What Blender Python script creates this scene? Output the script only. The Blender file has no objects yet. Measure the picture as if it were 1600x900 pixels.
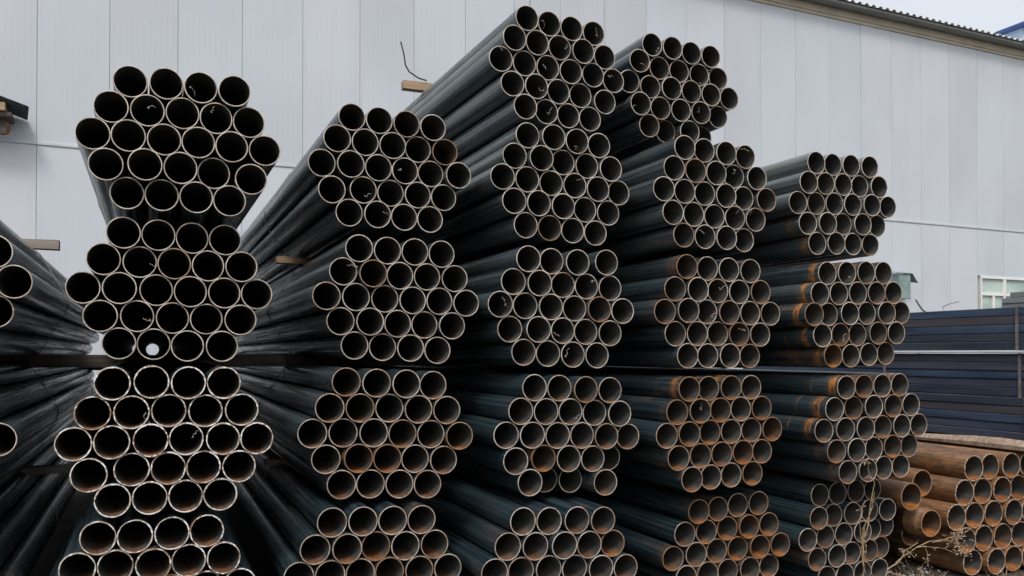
import bpy, bmesh, math, random
from mathutils import Vector, Matrix
from mathutils import noise as mnoise
R = math.radians
rnd = random.Random(11)
scene = bpy.context.scene
C = scene.collection

# ------------------------------------------------------------------ camera
cam_d = bpy.data.cameras.new('camera')
cam_d.sensor_width = 36.0
cam_d.lens = 30.494
cam_d.shift_y = 0.0548
cam_d.clip_start = 0.05
cam_d.clip_end = 2000
cam = bpy.data.objects.new('camera', cam_d)
cam.location = (0, 0, 1.68)
cam.rotation_euler = (R(90.594), 0, R(-22.554))
C.objects.link(cam)
scene.camera = cam

# ------------------------------------------------------------------ light
SUN_EL, SUN_AZ = 52.0, 205.0          # azimuth clockwise from +Y (view side) : from behind, left
wd = bpy.data.worlds.new('World')
scene.world = wd
wd.use_nodes = True
nt = wd.node_tree
nt.nodes.clear()
sky = nt.nodes.new('ShaderNodeTexSky')
sky.sky_type = 'NISHITA'
sky.sun_disc = False
sky.sun_elevation = R(SUN_EL)
sky.sun_rotation = R(SUN_AZ)
sky.air_density = 1.0
sky.dust_density = 6.0
sky.ozone_density = 1.0
bg = nt.nodes.new('ShaderNodeBackground')
bg.inputs['Strength'].default_value = 0.13
wo = nt.nodes.new('ShaderNodeOutputWorld')
# thin high overcast: an even veil of cloud over the clear-sky colours
veil = nt.nodes.new('ShaderNodeMix')
veil.data_type = 'RGBA'
veil.inputs[0].default_value = 0.62
veil.inputs[7].default_value = (5.5, 5.55, 5.5, 1)
nt.links.new(sky.outputs[0], veil.inputs[6])
nt.links.new(veil.outputs[2], bg.inputs['Color'])
nt.links.new(bg.outputs[0], wo.inputs['Surface'])
sun_d = bpy.data.lights.new('sun', 'SUN')
sun_d.energy = 1.0
sun_d.angle = R(12)
sun_d.color = (1.0, 0.95, 0.89)
sun = bpy.data.objects.new('sun', sun_d)
sv = Vector((math.sin(R(SUN_AZ)) * math.cos(R(SUN_EL)), math.cos(R(SUN_AZ)) * math.cos(R(SUN_EL)), math.sin(R(SUN_EL))))
sun.rotation_euler = sv.to_track_quat('Z', 'Y').to_euler()
sun.location = sv * 60
C.objects.link(sun)
scene.view_settings.view_transform = 'Standard'
scene.view_settings.look = 'None'
scene.view_settings.gamma = 1.0
scene.view_settings.use_curve_mapping = False
scene.view_settings.exposure = 0.55

# ------------------------------------------------------------------ material helpers
class NT:
    def __init__(self, name):
        self.m = bpy.data.materials.new(name)
        self.m.use_nodes = True
        self.t = self.m.node_tree
        self.t.nodes.clear()
        self.out = self.t.nodes.new('ShaderNodeOutputMaterial')
        self.b = self.t.nodes.new('ShaderNodeBsdfPrincipled')
        self.t.links.new(self.b.outputs[0], self.out.inputs['Surface'])
    def n(self, typ, **kw):
        nd = self.t.nodes.new(typ)
        for k, v in kw.items():
            setattr(nd, k, v)
        return nd
    def put(self, sock, v):
        if isinstance(v, bpy.types.NodeSocket):
            self.t.links.new(v, sock)
        elif isinstance(v, tuple) and len(v) == 3 and sock.type == 'RGBA':
            sock.default_value = (*v, 1)
        else:
            sock.default_value = v
    def math(self, op, a, b=0.0, clamp=False):
        nd = self.n('ShaderNodeMath', operation=op, use_clamp=clamp)
        self.put(nd.inputs[0], a)
        self.put(nd.inputs[1], b)
        return nd.outputs[0]
    def vmath(self, op, a, b):
        nd = self.n('ShaderNodeVectorMath', operation=op)
        self.put(nd.inputs[0], a)
        self.put(nd.inputs[1], b)
        return nd.outputs[0]
    def coord(self, scale=(1, 1, 1), rand=True):
        tc = self.n('ShaderNodeTexCoord').outputs['Object']
        v = self.vmath('MULTIPLY', tc, scale)
        if rand:
            oi = self.n('ShaderNodeObjectInfo').outputs['Random']
            s = self.math('MULTIPLY', oi, 71.0)
            cx = self.n('ShaderNodeCombineXYZ')
            self.put(cx.inputs[0], s)
            self.put(cx.inputs[1], s)
            self.put(cx.inputs[2], s)
            v = self.vmath('ADD', v, cx.outputs[0])
        return v
    def noise(self, v, scale=1.0, detail=4.0, rough=0.55):
        nd = self.n('ShaderNodeTexNoise')
        self.put(nd.inputs['Vector'], v)
        nd.inputs['Scale'].default_value = scale
        nd.inputs['Detail'].default_value = detail
        nd.inputs['Roughness'].default_value = rough
        return nd.outputs[0]
    def ramp(self, v, lo, hi, a=0.0, b=1.0):
        nd = self.n('ShaderNodeMapRange')
        nd.interpolation_type = 'SMOOTHSTEP'
        self.put(nd.inputs['Value'], v)
        self.put(nd.inputs['From Min'], lo)
        self.put(nd.inputs['From Max'], hi)
        self.put(nd.inputs['To Min'], a)
        self.put(nd.inputs['To Max'], b)
        return nd.outputs[0]
    def mix(self, f, a, b):
        nd = self.n('ShaderNodeMix', data_type='RGBA')
        self.put(nd.inputs[0], f)
        self.put(nd.inputs[6], a)
        self.put(nd.inputs[7], b)
        return nd.outputs[2]
    def attr(self, name):
        nd = self.n('ShaderNodeAttribute', attribute_type='OBJECT', attribute_name=name)
        return nd.outputs['Fac']
    def axis(self, i):
        tc = self.n('ShaderNodeTexCoord').outputs['Object']
        s = self.n('ShaderNodeSeparateXYZ')
        self.put(s.inputs[0], tc)
        return s.outputs[i]
    def bump(self, h, strength=0.3, dist=0.01):
        nd = self.n('ShaderNodeBump')
        nd.inputs['Strength'].default_value = strength
        nd.inputs['Distance'].default_value = dist
        self.put(nd.inputs['Height'], h)
        self.put(self.b.inputs['Normal'], nd.outputs[0])
    def fin(self, col, rough, metal=0.0, spec=0.5):
        self.put(self.b.inputs['Base Color'], col)
        self.put(self.b.inputs['Roughness'], rough)
        self.put(self.b.inputs['Metallic'], metal)
        self.put(self.b.inputs['Specular IOR Level'], spec)
        return self.m

def mat_pipe_outer():
    g = NT('pipe_mill_scale')
    streak = g.noise(g.coord((48, 0.6, 48)), 1.0, 5, 0.6)
    fine = g.noise(g.coord((160, 6, 160)), 1.0, 3, 0.6)
    blotch = g.noise(g.coord((7, 2.2, 7)), 1.0, 5, 0.6)
    rust = g.attr('coat')
    y = g.axis(1)
    base = g.mix(g.ramp(streak, 0.35, 0.7), (0.005, 0.017, 0.028), (0.027, 0.050, 0.064))
    base = g.mix(g.ramp(fine, 0.55, 0.75, 0, 0.35), base, (0.105, 0.105, 0.100))
    base = g.mix(g.ramp(blotch, 0.45, 0.7, 0, 0.4), base, (0.008, 0.022, 0.033))
    dust_sheen = g.math('MULTIPLY', g.attr('dust_sheen'), g.ramp(g.math('ADD', g.math('MULTIPLY', streak, 0.6), g.math('MULTIPLY', blotch, 0.4)), 0.34, 0.62, 0.25, 1.0))
    base = g.mix(dust_sheen, base, (0.165, 0.188, 0.190))  # pale tint: grey dust together with sky reflection painted into the colour
    # rust in streaks, more of it near the cut end
    near = g.ramp(y, 0.0, 0.9, 0.22, 0.0)
    r1 = g.math('ADD', g.math('MULTIPLY', blotch, 0.75), g.math('MULTIPLY', streak, 0.35))
    r2 = g.math('ADD', r1, g.math('MULTIPLY', rust, 0.62))
    r3 = g.math('ADD', r2, near)
    m = g.ramp(r3, 0.88, 1.28)
    rcol = g.mix(g.ramp(fine, 0.35, 0.7), (0.105, 0.050, 0.022), (0.33, 0.155, 0.062))
    rcol = g.mix(g.ramp(blotch, 0.5, 0.7, 0, 0.7), rcol, (0.40, 0.245, 0.130))
    pit = g.noise(g.coord((34, 12, 34)), 1.0, 5, 0.7)
    rcol = g.mix(g.ramp(pit, 0.50, 0.68, 0, 0.75), rcol, (0.050, 0.030, 0.020))
    rcol = g.mix(g.ramp(g.noise(g.coord((4, 1.5, 4)), 1.0, 4, 0.6), 0.48, 0.66, 0, 0.6), rcol, (0.085, 0.058, 0.045))
    col = g.mix(m, base, rcol)
    # orange rust rings a hand's breadth from the end
    band = g.attr('band')
    wob = g.math('ADD', g.math('MULTIPLY', g.noise(g.coord((45, 2, 45)), 1.0, 4), 0.022), g.math('MULTIPLY', g.n('ShaderNodeObjectInfo').outputs['Random'], 0.05))
    yb = g.math('ADD', y, g.math('MULTIPLY', wob, -1.0))
    b1 = g.math('MULTIPLY', g.ramp(yb, 0.0, 0.014), g.ramp(yb, 0.045, 0.085, 1, 0))
    b2 = g.math('MULTIPLY', g.math('MULTIPLY', g.ramp(yb, 0.085, 0.09), g.ramp(yb, 0.094, 0.105, 1, 0)), 0.2)
    b3 = g.math('MULTIPLY', g.math('MULTIPLY', g.ramp(yb, 0.225, 0.23), g.ramp(yb, 0.235, 0.24, 1, 0)), 0.5)
    bb = g.math('ADD', g.math('ADD', b1, b2), b3)
    brk = g.ramp(g.noise(g.coord((14, 30, 14)), 1.0, 5, 0.7), 0.36, 0.62)
    bm_ = g.math('MULTIPLY', g.math('MULTIPLY', g.math('MULTIPLY', bb, brk), g.ramp(blotch, 0.32, 0.52, 0.35, 1.0)), band, True)
    col = g.mix(bm_, col, (0.56, 0.225, 0.045))
    rough = g.math('ADD', g.ramp(streak, 0.3, 0.75, 0.20, 0.40), g.math('MULTIPLY', m, 0.35))
    g.bump(fine, 0.06, 0.002)
    return g.fin(col, rough, 0.0, 0.6)

def mat_pipe_inner():
    g = NT('pipe_bore')
    n1 = g.noise(g.coord((22, 3, 22)), 1.0, 5, 0.6)
    fine = g.noise(g.coord((120, 18, 120)), 1.0, 3, 0.6)
    rust = g.attr('rust')
    y = g.axis(1)
    z = g.axis(2)
    base = g.mix(g.ramp(n1, 0.3, 0.7), (0.044, 0.056, 0.063), (0.105, 0.102, 0.094))
    # water standing in the mouth rusts the lowest part of the bore
    low = g.ramp(z, -0.046, -0.080)
    mouth = g.ramp(y, 0.0, 0.55, 1.0, 0.0)
    pool = g.math('MULTIPLY', g.math('MULTIPLY', low, mouth), g.math('ADD', 0.12, g.math('MULTIPLY', rust, 1.3)), True)
    allr = g.ramp(g.math('ADD', n1, g.math('MULTIPLY', rust, 0.62)), 0.88, 1.30)
    base = g.mix(g.math("MULTIPLY", allr, 0.9), base, g.mix(g.ramp(n1, 0.35, 0.7), (0.062, 0.034, 0.020), (0.15, 0.066, 0.028)))
    col = g.mix(g.math('MULTIPLY', pool, g.ramp(fine, 0.25, 0.6)), base, g.mix(g.ramp(n1, 0.35, 0.65), (0.26, 0.095, 0.024), (0.52, 0.20, 0.050)))
    g.bump(fine, 0.15, 0.002)
    return g.fin(col, 0.5, 0.0, 0.45)

def mat_rim():
    g = NT('cut_steel')
    n1 = g.noise(g.coord((60, 60, 60)), 1.0, 3, 0.6)
    rust = g.attr('rust')
    burr = g.attr('burr')
    base = g.mix(g.ramp(g.noise(g.coord((16, 16, 16)), 1.0, 4, 0.7), 0.38, 0.62), (0.38, 0.335, 0.295), (0.66, 0.60, 0.54))
    n0 = g.noise(g.coord((9, 9, 9)), 1.0, 3, 0.6)
    rm = g.ramp(g.math('ADD', g.math('ADD', g.math('MULTIPLY', n1, 0.5), g.math('MULTIPLY', n0, 0.5)), g.math('MULTIPLY', rust, 0.6)), 0.58, 0.92)
    col = g.mix(rm, base, (0.30, 0.175, 0.095))
    fl = g.math('MULTIPLY', g.ramp(g.noise(g.coord((34, 34, 34)), 1.0, 2), 0.50, 0.54), burr)
    col = g.mix(fl, col, (0.80, 0.80, 0.80))
    return g.fin(col, 0.45, 0.15, 0.5)

def mat_simple(name, c1, c2, scale=(4, 4, 4), rough=0.7, metal=0.0, bump=0.0, spec=0.4, lo=0.3, hi=0.7):
    g = NT(name)
    n1 = g.noise(g.coord(scale), 1.0, 5, 0.6)
    g.bump(n1, bump, 0.01)
    return g.fin(g.mix(g.ramp(n1, lo, hi), c1, c2), rough, metal, spec)

def mat_panel(name, c):
    g = NT(name)
    oi = g.n('ShaderNodeObjectInfo').outputs['Random']
    big = g.noise(g.coord((0.35, 1, 0.22)), 1.0, 4, 0.55)
    run = g.noise(g.coord((9, 1, 0.25)), 1.0, 4, 0.65)
    spot = g.noise(g.coord((5, 5, 5)), 1.0, 4, 0.6)
    dark = tuple(v * 0.87 for v in c)
    warm = (c[0] * 0.90, c[1] * 0.885, c[2] * 0.82)
    col = g.mix(g.ramp(big, 0.35, 0.7), c, dark)
    col = g.mix(g.ramp(run, 0.5, 0.8, 0, 0.45), col, warm)
    edge = g.math('ABSOLUTE', g.math('SUBTRACT', g.axis(0), 0.571))
    col = g.mix(g.math('MULTIPLY', g.ramp(edge, 0.46, 0.57), g.ramp(g.noise(g.coord((3, 1, 0.6)), 1.0, 4, 0.65), 0.42, 0.72, 0, 0.35)), col, (c[0] * 0.74, c[1] * 0.75, c[2] * 0.68))
    col = g.mix(g.ramp(spot, 0.63, 0.8, 0, 0.35), col, (c[0] * 0.6, c[1] * 0.6, c[2] * 0.58))
    col = g.mix(g.math('MULTIPLY', oi, 0.35), col, (c[0] * 0.9, c[1] * 0.93, c[2] * 0.95))
    # fine vertical ribs rolled into the sheet
    w = g.n('ShaderNodeTexWave', wave_type='BANDS', bands_direction='X')
    g.put(w.inputs['Vector'], g.n('ShaderNodeTexCoord').outputs['Object'])
    w.inputs['Scale'].default_value = 3.2
    h = g.math('ADD', w.outputs[1], g.math('MULTIPLY', big, 2.0))
    g.bump(h, 0.20, 0.006)
    return g.fin(col, 0.5, 0.0, 0.4)

def mat_wood(name, c1, c2):
    g = NT(name)
    grain = g.noise(g.coord((1.5, 28, 28)), 1.0, 5, 0.65)
    g.bump(grain, 0.35, 0.004)
    return g.fin(g.mix(g.ramp(grain, 0.3, 0.7), c1, c2), 0.8, 0.0, 0.3)

def mat_ground():
    g = NT('yard_earth')
    tc = g.n('ShaderNodeTexCoord').outputs['Object']
    n1 = g.noise(tc, 1.3, 6, 0.6)
    n2 = g.noise(tc, 22, 5, 0.6)
    col = g.mix(g.ramp(n1, 0.3, 0.7), (0.035, 0.030, 0.026), (0.085, 0.073, 0.060))
    col = g.mix(g.ramp(n2, 0.5, 0.75, 0, 0.6), col, (0.13, 0.115, 0.095))
    g.bump(g.math('ADD', n1, n2), 0.6, 0.03)
    return g.fin(col, 0.92, 0.0, 0.2)

def mat_tube():
    g = NT('blue_black_tube')
    n1 = g.noise(g.coord((9, 0.8, 9)), 1.0, 5, 0.6)
    fine = g.noise(g.coord((70, 2.5, 70)), 1.0, 4, 0.6)
    oi = g.n('ShaderNodeObjectInfo').outputs['Random']
    col = g.mix(g.ramp(n1, 0.3, 0.7), (0.018, 0.036, 0.080), (0.055, 0.088, 0.150))
    col = g.mix(g.ramp(oi, 0.45, 0.95, 0, 0.8), col, (0.080, 0.068, 0.074))
    col = g.mix(g.ramp(oi, 0.0, 0.35, 0.7, 0), col, (0.030, 0.036, 0.046))
    col = g.mix(g.ramp(fine, 0.5, 0.75, 0, 0.35), col, (0.11, 0.11, 0.12))
    return g.fin(col, g.ramp(n1, 0.3, 0.7, 0.35, 0.6), 0.0, 0.5)

def mat_glass():
    g = NT('window_glass')
    n = g.noise(g.coord((0.8, 0.8, 1.6)), 1.0, 4, 0.6)
    return g.fin(g.mix(g.ramp(n, 0.35, 0.65), (0.30, 0.42, 0.41), (0.46, 0.58, 0.56)), 0.08, 0.0, 0.6)

PO, PI_, RIM = mat_pipe_outer(), mat_pipe_inner(), mat_rim()
WIRE = mat_simple('galvanised_wire', (0.28, 0.26, 0.24), (0.56, 0.53, 0.50), (60, 60, 60), 0.45, 0.3)
TIE = mat_simple('dull_wire', (0.20, 0.19, 0.18), (0.36, 0.34, 0.32), (20, 20, 20), 0.5, 0.2)
DARKROD = mat_simple('dark_rod', (0.03, 0.03, 0.035), (0.09, 0.08, 0.08), (20, 20, 20), 0.5)
STRAP = mat_simple('steel_strap', (0.15, 0.145, 0.15), (0.28, 0.27, 0.27), (8, 8, 8), 0.5, 0.3)
WALL = mat_panel('painted_sheet', (0.545, 0.600, 0.668))
WALL_LOW = mat_panel('painted_sheet_low', (0.56, 0.615, 0.682))
JOINT = mat_simple('joint_gasket', (0.52, 0.57, 0.58), (0.60, 0.65, 0.67), (2, 2, 2), 0.8)
TRIM = mat_simple('tan_trim', (0.42, 0.38, 0.30), (0.52, 0.47, 0.38), (1.5, 3, 3), 0.6)
FLASH = mat_simple('pale_flashing', (0.46, 0.505, 0.55), (0.55, 0.60, 0.64), (2, 3, 3), 0.5)
EAVE = mat_simple('grey_eave', (0.22, 0.24, 0.23), (0.32, 0.34, 0.32), (1, 3, 3), 0.6)
ROOF = mat_simple('roof_sheet', (0.55, 0.58, 0.60), (0.68, 0.70, 0.72), (1, 1, 1), 0.45)
BLUE = mat_simple('blue_trim', (0.035, 0.075, 0.22), (0.05, 0.10, 0.27), (1, 1, 1), 0.5)
PALEBLUE = mat_simple('pale_blue_sheet', (0.42, 0.55, 0.72), (0.50, 0.62, 0.78), (1, 1, 1), 0.5)
WHITE = mat_simple('white_frame', (0.70, 0.72, 0.72), (0.80, 0.81, 0.81), (3, 3, 3), 0.5)
GLASS = mat_glass()
HOOD = mat_simple('green_grey_hood', (0.17, 0.25, 0.24), (0.27, 0.36, 0.35), (4, 4, 4), 0.55)
CANOPY = mat_simple('dark_corrugated', (0.035, 0.045, 0.05), (0.10, 0.115, 0.12), (8, 8, 8), 0.6)
TIMBER = mat_wood('fresh_timber', (0.27, 0.195, 0.125), (0.45, 0.34, 0.23))
OLDWOOD = mat_wood('grey_timber', (0.17, 0.15, 0.135), (0.32, 0.285, 0.26))
DARKWOOD = mat_wood('dark_timber', (0.055, 0.045, 0.04), (0.13, 0.11, 0.10))
PLANK = mat_wood('weathered_plank', (0.26, 0.19, 0.14), (0.46, 0.38, 0.31))
GROUND = mat_ground()
TUBE = mat_tube()
GREYTUBE = mat_simple('grey_tube', (0.14, 0.16, 0.175), (0.24, 0.26, 0.27), (3, 0.6, 9), 0.5)
STRAW = mat_simple('dry_stalk', (0.22, 0.15, 0.085), (0.40, 0.30, 0.185), (30, 30, 30), 0.8)
SEED = mat_simple('seed_fluff', (0.26, 0.19, 0.125), (0.46, 0.37, 0.27), (30, 30, 30), 0.9)
PALE = mat_simple('pale_litter', (0.28, 0.28, 0.28), (0.55, 0.55, 0.55), (12, 12, 12), 0.8)

# ------------------------------------------------------------------ object helpers
def link(name, me, parent=None, loc=(0, 0, 0), rot=(0, 0, 0)):
    o = bpy.data.objects.new(name, me)
    C.objects.link(o)
    o.location = loc
    o.rotation_euler = rot
    if parent is not None:
        o.parent = parent
    return o

def tag(o, label=None, cat=None, group=None, kind=None):
    if label: o['label'] = label
    if cat: o['category'] = cat
    if group: o['group'] = group
    if kind: o['kind'] = kind
    return o

class MB:
    """collects geometry for one mesh"""
    def __init__(self):
        self.v, self.f, self.mi, self.sm = [], [], [], []
    def add(self, vs, fs, mi=0, smooth=False):
        b = len(self.v)
        self.v += [tuple(q) for q in vs]
        for f in fs:
            self.f.append([b + i for i in f])
            self.mi.append(mi)
            self.sm.append(smooth)
    def box(self, x0, x1, y0, y1, z0, z1, mi=0, bev=0.0, jit=0.0):
        if bev <= 0:
            vs = [(x0, y0, z0), (x1, y0, z0), (x1, y1, z0), (x0, y1, z0), (x0, y0, z1), (x1, y0, z1), (x1, y1, z1), (x0, y1, z1)]
            fs = [(0, 3, 2, 1), (4, 5, 6, 7), (0, 1, 5, 4), (1, 2, 6, 5), (2, 3, 7, 6), (3, 0, 4, 7)]
            self.add(vs, fs, mi)
            return
        bm = bmesh.new()
        bmesh.ops.create_cube(bm, size=1)
        for v in bm.verts:
            v.co = Vector((x0 + (v.co.x + .5) * (x1 - x0), y0 + (v.co.y + .5) * (y1 - y0), z0 + (v.co.z + .5) * (z1 - z0)))
        bmesh.ops.bevel(bm, geom=bm.edges[:], offset=bev, segments=2, profile=0.5, affect='EDGES')
        bm.verts.index_update()
        vs = [(v.co.x + rnd.uniform(-jit, jit), v.co.y + rnd.uniform(-jit, jit), v.co.z + rnd.uniform(-jit, jit)) for v in bm.verts]
        self.add(vs, [[v.index for v in f.verts] for f in bm.faces], mi)
        bm.free()
    def tube(self, pts, r, seg=6, mi=0, closed=False, taper=1.0, caps=True):
        pts = [Vector(p) for p in pts]
        n = len(pts)
        rings = []
        up = Vector((0.123, 0.31, 0.94)).normalized()
        for i, p in enumerate(pts):
            if closed:
                t = pts[(i + 1) % n] - pts[i - 1]
            else:
                t = pts[min(i + 1, n - 1)] - pts[max(i - 1, 0)]
            t.normalize()
            a = t.cross(up)
            if a.length < 1e-3:
                a = t.cross(Vector((1, 0, 0)))
            a.normalize()
            b = t.cross(a)
            rr = r * (1 + (taper - 1) * i / max(1, n - 1))
            rings.append([p + a * rr * math.cos(2 * math.pi * k / seg) + b * rr * math.sin(2 * math.pi * k / seg) for k in range(seg)])
        vs = [q for rg in rings for q in rg]
        fs = []
        for i in range(n if closed else n - 1):
            j = (i + 1) % n
            for k in range(seg):
                k2 = (k + 1) % seg
                fs.append((i * seg + k, i * seg + k2, j * seg + k2, j * seg + k))
        self.add(vs, fs, mi, True)
        if caps and not closed:
            self.add(rings[0], [list(range(seg))[::-1]], mi)
            self.add(rings[-1], [list(range(seg))], mi)
    def mesh(self, name, mats):
        me = bpy.data.meshes.new(name)
        me.from_pydata(self.v, [], self.f)
        if not isinstance(mats, (list, tuple)):
            mats = [mats]
        for m in mats:
            me.materials.append(m)
        me.polygons.foreach_set('material_index', self.mi)
        me.polygons.foreach_set('use_smooth', self.sm)
        me.update()
        return me
    def build(self, name, mats, parent=None, loc=(0, 0, 0), rot=(0, 0, 0)):
        return link(name, self.mesh(name, mats), parent, loc, rot)

def empty(name, loc, rot=(0, 0, 0)):
    return link(name, None, None, loc, rot)

def board(name, x0, x1, y0, y1, z0, z1, mat, label, cat, group=None, bev=0.004, rotz=0.0, seg=6):
    """a sawn timber with slightly uneven edges, running along x; origin at its left end"""
    mb = MB()
    L = x1 - x0
    st = []
    for i in range(seg + 1):
        u = L * i / seg
        wob = [rnd.uniform(-.0025, .0025) for _ in range(4)]
        st.append([(u, wob[0], wob[1]), (u, y1 - y0 + wob[2], wob[1]), (u, y1 - y0 + wob[2], z1 - z0 + wob[3]), (u, wob[0], z1 - z0 + wob[3])])
    vs = [q for s_ in st for q in s_]
    fs = []
    for i in range(seg):
        for k in range(4):
            k2 = (k + 1) % 4
            fs.append((i * 4 + k, (i + 1) * 4 + k, (i + 1) * 4 + k2, i * 4 + k2))
    fs += [(0, 1, 2, 3), tuple(seg * 4 + k for k in (3, 2, 1, 0))]
    mb.add(vs, fs)
    o = mb.build(name, mat, None, (x0, y0, z0), (0, 0, rotz))
    return tag(o, label, cat, group)

# ------------------------------------------------------------------ ground
mb = MB()
G = 60
def gz(x, y):
    d = max(abs(x - 4), abs(y - 4))
    if d > 30: return 0.0
    return 0.012 * mnoise.noise(Vector((x * 0.8, y * 0.8, 0))) - 0.012
xs = [-600, -120] + [-30 + i * 1.0 for i in range(71)] + [130, 600]
ys = [-600, -120] + [-20 + i * 1.0 for i in range(61)] + [130, 600]
vs = [(x, y, gz(x, y)) for y in ys for x in xs]
nx = len(xs)
fs = [(j * nx + i, j * nx + i + 1, (j + 1) * nx + i + 1, (j + 1) * nx + i) for j in range(len(ys) - 1) for i in range(nx - 1)]
mb.add(vs, fs, 0, True)
tag(mb.build('ground', GROUND), 'dark bare earth of the pipe yard', None, None, 'structure')

# ------------------------------------------------------------------ long shed behind the pipes
PW = 1.1424
A_W = R(2.46)
shed = empty('warehouse', (-1.857, 17.0, 0), (0, 0, A_W))
tag(shed, 'long pale blue-grey metal clad warehouse wall rising behind the pipe stacks', 'warehouse')
N0, N1 = -10, 31
SEAM0, SEAM1, TOP = 5.29, 5.345, 10.60
def panel_mesh(h, nm, m):
    q = MB()
    q.box(0.0035, PW - 0.0035, 0, 0.08, 0.0, h, 0, 0.003)
    return q.mesh(nm, m)
up_me = panel_mesh(TOP - SEAM1, 'wall_panel_upper', WALL)
lo_me = panel_mesh(SEAM0 - 0.05, 'wall_panel_lower', WALL_LOW)
WIN_Z0, WIN_Z1 = 2.35, 3.93
sill_me = panel_mesh(WIN_Z0 - 0.05, 'wall_panel_sill', WALL_LOW)
head_me = panel_mesh(SEAM0 - WIN_Z1, 'wall_panel_head', WALL_LOW)
for n in range(N0, N1):
    link('wall_panel', up_me, shed, (n * PW, rnd.uniform(-.004, .004), SEAM1))
    if 21 <= n <= 23:
        link('wall_panel', sill_me, shed, (n * PW, rnd.uniform(-.004, .004), 0.05))
        link('wall_panel', head_me, shed, (n * PW, rnd.uniform(-.004, .004), WIN_Z1))
    else:
        link('wall_panel', lo_me, shed, (n * PW, rnd.uniform(-.004, .004), 0.05))
T0, T1 = N0 * PW, N1 * PW
q = MB()
q.box(T0, 21 * PW, 0.035, 0.3, 0, TOP)
q.box(24 * PW, T1, 0.035, 0.3, 0, TOP)
q.box(21 * PW, 24 * PW, 0.035, 0.3, 0, WIN_Z0)
q.box(21 * PW, 24 * PW, 0.035, 0.3, WIN_Z1, TOP)
q.box(T0, T0 + 0.3, 0.3, 22, 0, TOP)
q.box(T1 - 0.3, T1, 0.3, 22, 0, TOP)
q.box(T0, T1, 22, 22.3, 0, TOP)
q.build('wall_core', JOINT, shed)
q = MB(); q.box(T0, T1, -0.022, 0.034, SEAM0, SEAM1 - 0.002, 0, 0.006); q.build('flashing', FLASH, shed)
q = MB(); q.box(T0, T1, -0.05, 0.3, TOP - 0.02, TOP + 0.17, 0, 0.006); q.box(T0, T1, -0.028, 0.0, TOP - 0.10, TOP - 0.021, 0, 0.004); q.build('eave_trim', TRIM, shed)
q = MB(); q.box(T0 - .3, T1 + .3, -0.34, 0.3, TOP + 0.175, TOP + 0.235, 0, 0.006); q.build('eave_fascia', EAVE, shed)
# trapezoid roof sheet, its ribbed ends showing over the eave
q = MB()
prof = []
t = T0 - 0.3
while t < T1 + 0.3:
    prof += [(t, 0.0), (t + 0.10, 0.0), (t + 0.13, 0.055), (t + 0.22, 0.055)]
    t += 0.25
y0_, y1_ = -0.42, 11.0
slope = math.tan(R(9))
np_ = len(prof)
vs = [(a, y0_, TOP + 0.238 + h) for a, h in prof] + [(a, y1_, TOP + 0.238 + h + (y1_ - y0_) * slope) for a, h in prof]
vs += [(a, y0_, TOP + 0.236 + h * 0.9 - 0.006) for a, h in prof]
fs = [(i, i + 1, np_ + i + 1, np_ + i) for i in range(np_ - 1)] + [(2 * np_ + i, 2 * np_ + i + 1, i + 1, i) for i in range(np_ - 1)]
q.add(vs, fs)
top_z = TOP + 0.238 + (y1_ - y0_) * slope
q.add([(T0 - .3, y1_, top_z), (T1 + .3, y1_, top_z), (T1 + .3, 22.6, TOP + .3), (T0 - .3, 22.6, TOP + .3)], [(0, 1, 2, 3)])
q.build('roof', ROOF, shed)
# window low on the right
wf = empty('window', (0, 0, 0)); wf.parent = shed
W0, W1 = 24.10, 27.36
q = MB()
def bar(a, b, z0, z1, d=0.0):
    q.box(a, b, -0.02 + d, 0.10, z0, z1, 0, 0.006)
bar(W0, W1, WIN_Z1 - 0.075, WIN_Z1 - 0.002); bar(W0, W1, WIN_Z0 + 0.002, WIN_Z0 + 0.075)
bar(W0, W0 + 0.06, WIN_Z0 + .076, WIN_Z1 - .076, .002); bar(W1 - 0.06, W1, WIN_Z0 + .076, WIN_Z1 - .076, .002)
bar(W0 + .061, W1 - .061, 3.36, 3.44, .004)
for a in (25.10, 26.20):
    bar(a, a + 0.11, 3.441, WIN_Z1 - .076, .002)
for a in (24.62, 25.10, 25.75, 26.4):
    bar(a, a + 0.09, WIN_Z0 + .076, 3.359, .002)
q.build('frame', WHITE, wf)
for a, b, z0, z1 in [(24.161, 25.099, 3.441, 3.853), (25.211, 26.199, 3.441, 3.853), (26.311, 27.298, 3.441, 3.853),
                     (24.161, 24.619, 2.427, 3.359), (24.711, 25.099, 2.427, 3.359), (25.191, 25.749, 2.427, 3.359), (25.841, 26.399, 2.427, 3.359), (26.491, 27.298, 2.427, 3.359)]:
    g_ = MB(); g_.box(a, b, 0.045, 0.055, z0, z1); g_.build('pane', GLASS, wf)
q = MB(); q.box(W0, W1, 0.5, 0.55, WIN_Z0, WIN_Z1); q.build('blind', FLASH, wf)

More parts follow.
